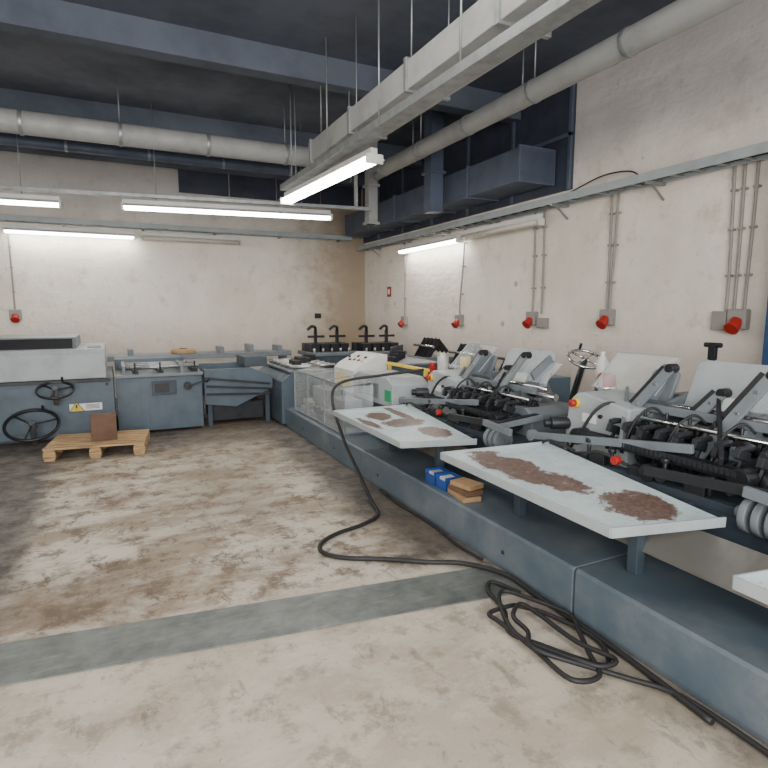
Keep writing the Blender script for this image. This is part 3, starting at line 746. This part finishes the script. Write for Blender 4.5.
mb=MB().box(.42,.72,7.73,7.75,.50,.68);sc=part(r,mb,'screen_frame',M_blued,.006)
part(r,MB().box(.45,.63,7.725,7.731,.53,.65),'screen',M_black,.001,up=sc)
part(r,MB().cyl((.86,7.75,.6),(.86,7.68,.6),.05,seg=18),'control_knob',M_black,.004)
part(r,MB().beam((.86,7.67,.6),(1.08,7.6,.68),.02,.025).sph((1.08,7.6,.68),.035),'control_lever',M_black,.003)
part(r,MB().box(-.0,1.06,7.70,8.9,.74,.78),'unit_top',M_mid,.006)
mb=MB()
for y in (7.8,8.1,8.4): mb.cyl((.05,y,.86),(1.02,y,.86),.02,seg=12)
parts(r,mb,'guide_rail',M_steel,0)
mb=MB()
for x in (.1,.8): mb.box(x-.02,x+.02,7.75,8.5,.78,.89)
parts(r,mb,'rail_support',M_mid,.003)
mb=MB()
for x in (.2,.5,.93): mb.box(x,x+.07,7.76,8.3,.78,.83);mb.cyl((x+.03,7.74,.80),(x+.03,7.74,.93),.012,seg=10)
parts(r,mb,'sheet_stop',M_dark,.003,chunk=2)
part(r,MB().box(.0,.9,8.5,9.1,.78,.92),'rear_cover',M_blue,.01)
r=thing('delivery_conveyor','blue-grey delivery conveyor with slanted belts joined to the folding unit','conveyor',(1.5,8.3,0))
mb=MB();pp=[(1.08,.32),(1.08,.80),(1.72,.80),(2.02,.66),(2.02,.50),(1.5,.26)]
mb.prism(pp,'y',7.78,7.83);mb.prism(pp,'y',8.7,8.75)
parts(r,mb,'side_plate',M_blue,.006)
mb=MB()
for i in range(6): mb.beam((1.12,7.9+i*.14,.72),(2.0,7.9+i*.14,.62),.08,.012)
parts(r,mb,'conveyor_belt',M_dark,.001)
mb=MB()
for x,z in ((1.2,.7),(1.5,.67),(1.96,.6),(1.55,.42)): mb.cyl((x,7.80,z),(x,8.73,z),.035,seg=14)
parts(r,mb,'conveyor_roller',M_steel,0)
mb=MB()
for k in range(3): mb.beam((1.1,7.77,.68-.11*k),(1.98,7.77,.56-.07*k),.03,.03)
parts(r,mb,'slanted_bar',M_dark,.002)
mb=MB()
for x,y in ((1.15,7.85),(1.15,8.68),(1.95,7.85),(1.95,8.68)): mb.box(x-.03,x+.03,y-.03,y+.03,0,.45)
parts(r,mb,'conveyor_leg',M_blued,.003)
part(r,MB().box(1.2,1.92,7.95,8.6,.05,.30),'waste_bin',M_dark,.006)
part(r,MB().box(1.66,1.98,7.9,8.5,.80,.94),'sensor_housing',M_blued,.01)
r=thing('rear_conveyor','long grey conveyor rail in front of the rear wall','conveyor',(1.2,9.8,0))
part(r,MB().box(-.1,2.85,9.6,10.1,.80,.88),'conveyor_bed',M_mid,.006)
mb=MB()
for x in (.1,1.0,2.0,2.75): mb.box(x-.03,x+.03,9.65,10.05,0,.80)
parts(r,mb,'conveyor_leg',M_mid,.003)
mb=MB()
for x in (0.2,1.6,2.1,2.6): mb.box(x,x+.08,9.6,10.0,.88,.98+.03*(int(x*10)%2))
parts(r,mb,'sheet_guide',M_mid,.003)
r=thing('roll_of_belt','flat brown rolled belt lying on the rear conveyor','belt roll',(1.05,9.82,.882))
part(r,MB().cyl((1.05,9.82,.882),(1.05,9.82,.95),.2,seg=32),'belt_coil',M_wood,.01);part(r,MB().cyl((1.05,9.82,.95),(1.05,9.82,.97),.06,seg=20),'belt_core',M_card,.003)
# ------------------------------------------------------------------ pallet & box
r=thing('wooden_pallet','pale pine pallet lying on the floor in front of the machine','pallet',(-.2,7.03,0))
for i in range(6):
    y=-.32+i*.128;part(r,MB().box(-.5-.2,.5-.2,7.03+y-.05,7.03+y+.05,.118,.14),'deck_board',M_pal,.003)
for x in (-.44,0,.44):
    part(r,MB().box(x-.2-.05,x-.2+.05,6.66,7.40,.1,.118),'stringer_board',M_pal,.003)
    for y in (-.32,0,.32): part(r,MB().box(x-.2-.06,x-.2+.06,7.03+y-.05,7.03+y+.05,.022,.1),'pallet_block',M_pal,.004)
    part(r,MB().box(x-.2-.05,x-.2+.05,6.66,7.40,.0,.022),'bottom_board',M_pal,.003)
r.rotation_euler=(0,0,math.radians(-7))
r=thing('cardboard_box','small brown cardboard box standing on the pallet','box',(-.15,6.98,.141))
part(r,MB().box(-.28,-.02,6.87,7.09,.141,.42),'carton',M_card,.005)
part(r,MB().box(-.281,-.019,6.96,7.0,.30,.421),'packing_tape',M_card,0)
part(r,MB().box(-.282,-.018,6.868,7.092,.405,.424),'carton_flap',M_card,.003)
for (x,y,z) in ((2.20,3.42,.271),(2.20,3.58,.271)):
    r=thing('parts_bin','blue plastic parts bin on the machine ledge','parts bin',(x,y,z),'blue parts bins')
    part(r,MB().box(x-.06,x+.08,y-.07,y-.055,z,z+.10).box(x-.06,x+.08,y+.055,y+.07,z,z+.10).box(x-.06,x-.05,y-.07,y+.07,z,z+.07).box(x+.07,x+.08,y-.07,y+.07,z,z+.10).box(x-.06,x+.08,y-.07,y+.07,z,z+.01),'bin_shell',M_bluep,.003)
    part(r,MB().box(x-.04,x+.06,y-.05,y+.05,z+.01,z+.085),'bin_content',M_white,.003)
for i in range(3):
    x=2.2+.01*i;y=3.2;z=.271+i*.037
    solo(MB().obox((x,y,z+.018),(.14,.26-.03*i,.034),(0,0,-8+10*i)),'wooden_block',M_wood if i%2==0 else M_card,'short wooden offcut stacked on the machine ledge','wood block',(x,y,z),.003,'wooden offcuts')
# ------------------------------------------------------------------ cables
mb=MB().sweep([(2.9,5.0,.98),(2.5,5.15,.93),(2.1,5.3,.86),(1.97,5.24,.70),(1.90,4.75,.38),(1.86,4.3,.18),(1.83,4.0,.05),(1.78,3.76,.018),(1.58,3.62,.018),(1.36,3.55,.018),(1.20,3.44,.018),(1.16,3.30,.018),(1.26,3.16,.018),(1.5,3.02,.018),(1.7,2.88,.018),(1.9,2.74,.025),(2.03,2.5,.03),(2.045,2.2,.018),(2.04,1.7,.018),(2.0,1.2,.018)],.015,10,8)
solo(mb,'power_cable',M_rub,'thick black cable hanging from the machine and looping over the floor','cable',(1.8,3.6,.0),0)
pts=[];cx,cy=1.83,2.07
for i in range(34):
    a=i*2*math.pi/9.7+.6;rx=.15+.06*math.sin(i*1.7+.5);ry=.33+.11*math.sin(i*.9+1)
    pts.append((min(2.045,cx+rx*math.cos(a)+.05*math.sin(i*.37)),cy+ry*math.sin(a)-.008*i,.02+.012*(i//10)+.004*(i%2)))
pts+=[(1.9,1.55,.02),(2.02,1.35,.02),(2.03,1.0,.02),(2.0,.4,.02)]
solo(MB().sweep(pts,.012,8,6),'coiled_cable',M_rub,'black cable in loose coils on the floor by the machine base','cable',(1.84,2.05,0),0)
mb=MB().sweep([(2.055,4.3,.02),(2.03,3.9,.02),(2.05,3.4,.02),(2.02,3.0,.02),(2.04,2.75,.02)],.010,8,6)
solo(mb,'thin_cable',M_rub,'thin black cable lying along the foot of the machine base','cable',(2.04,3.5,0),0)
# ------------------------------------------------------------------ lights
w=bpy.data.worlds.new('world');bpy.context.scene.world=w;w.use_nodes=True
w.node_tree.nodes['Background'].inputs[0].default_value=(.86,.91,1,1);w.node_tree.nodes['Background'].inputs[1].default_value=1.8
def area(loc,tgt,sx,sy,pw,col):
    l=bpy.data.lights.new('fill_light','AREA');l.shape='RECTANGLE';l.size=sx;l.size_y=sy;l.energy=pw;l.color=col
    o=bpy.data.objects.new('fill_light',l);COL.objects.link(o);o.location=loc
    o.rotation_euler=(V(tgt)-V(loc)).to_track_quat('-Z','Y').to_euler();return o
area((-1,-2.3,2.4),(2.5,7,1.4),6,2.6,480,(1,.98,.95))  # added soft fill at the open rear, standing in for daylight
area((0.5,3.0,4.0),(.8,3.2,0),3,3,70,(1,.98,.95))  # added overhead fill below the soffit, no fixture hangs there
# ------------------------------------------------------------------ camera
cam=bpy.data.cameras.new('camera');co=bpy.data.objects.new('camera',cam);COL.objects.link(co)
cam.sensor_width=36;cam.lens=26.0;cam.clip_start=.02
th=math.radians(26);ph=math.radians(7.6)
F=V((math.sin(th)*math.cos(ph),math.cos(th)*math.cos(ph),-math.sin(ph)));R=V((math.cos(th),-math.sin(th),0));U=R.cross(F)
co.matrix_world=Matrix.Translation((0,0,1.6))@Matrix((R,U,-F)).transposed().to_4x4()
bpy.context.scene.camera=co
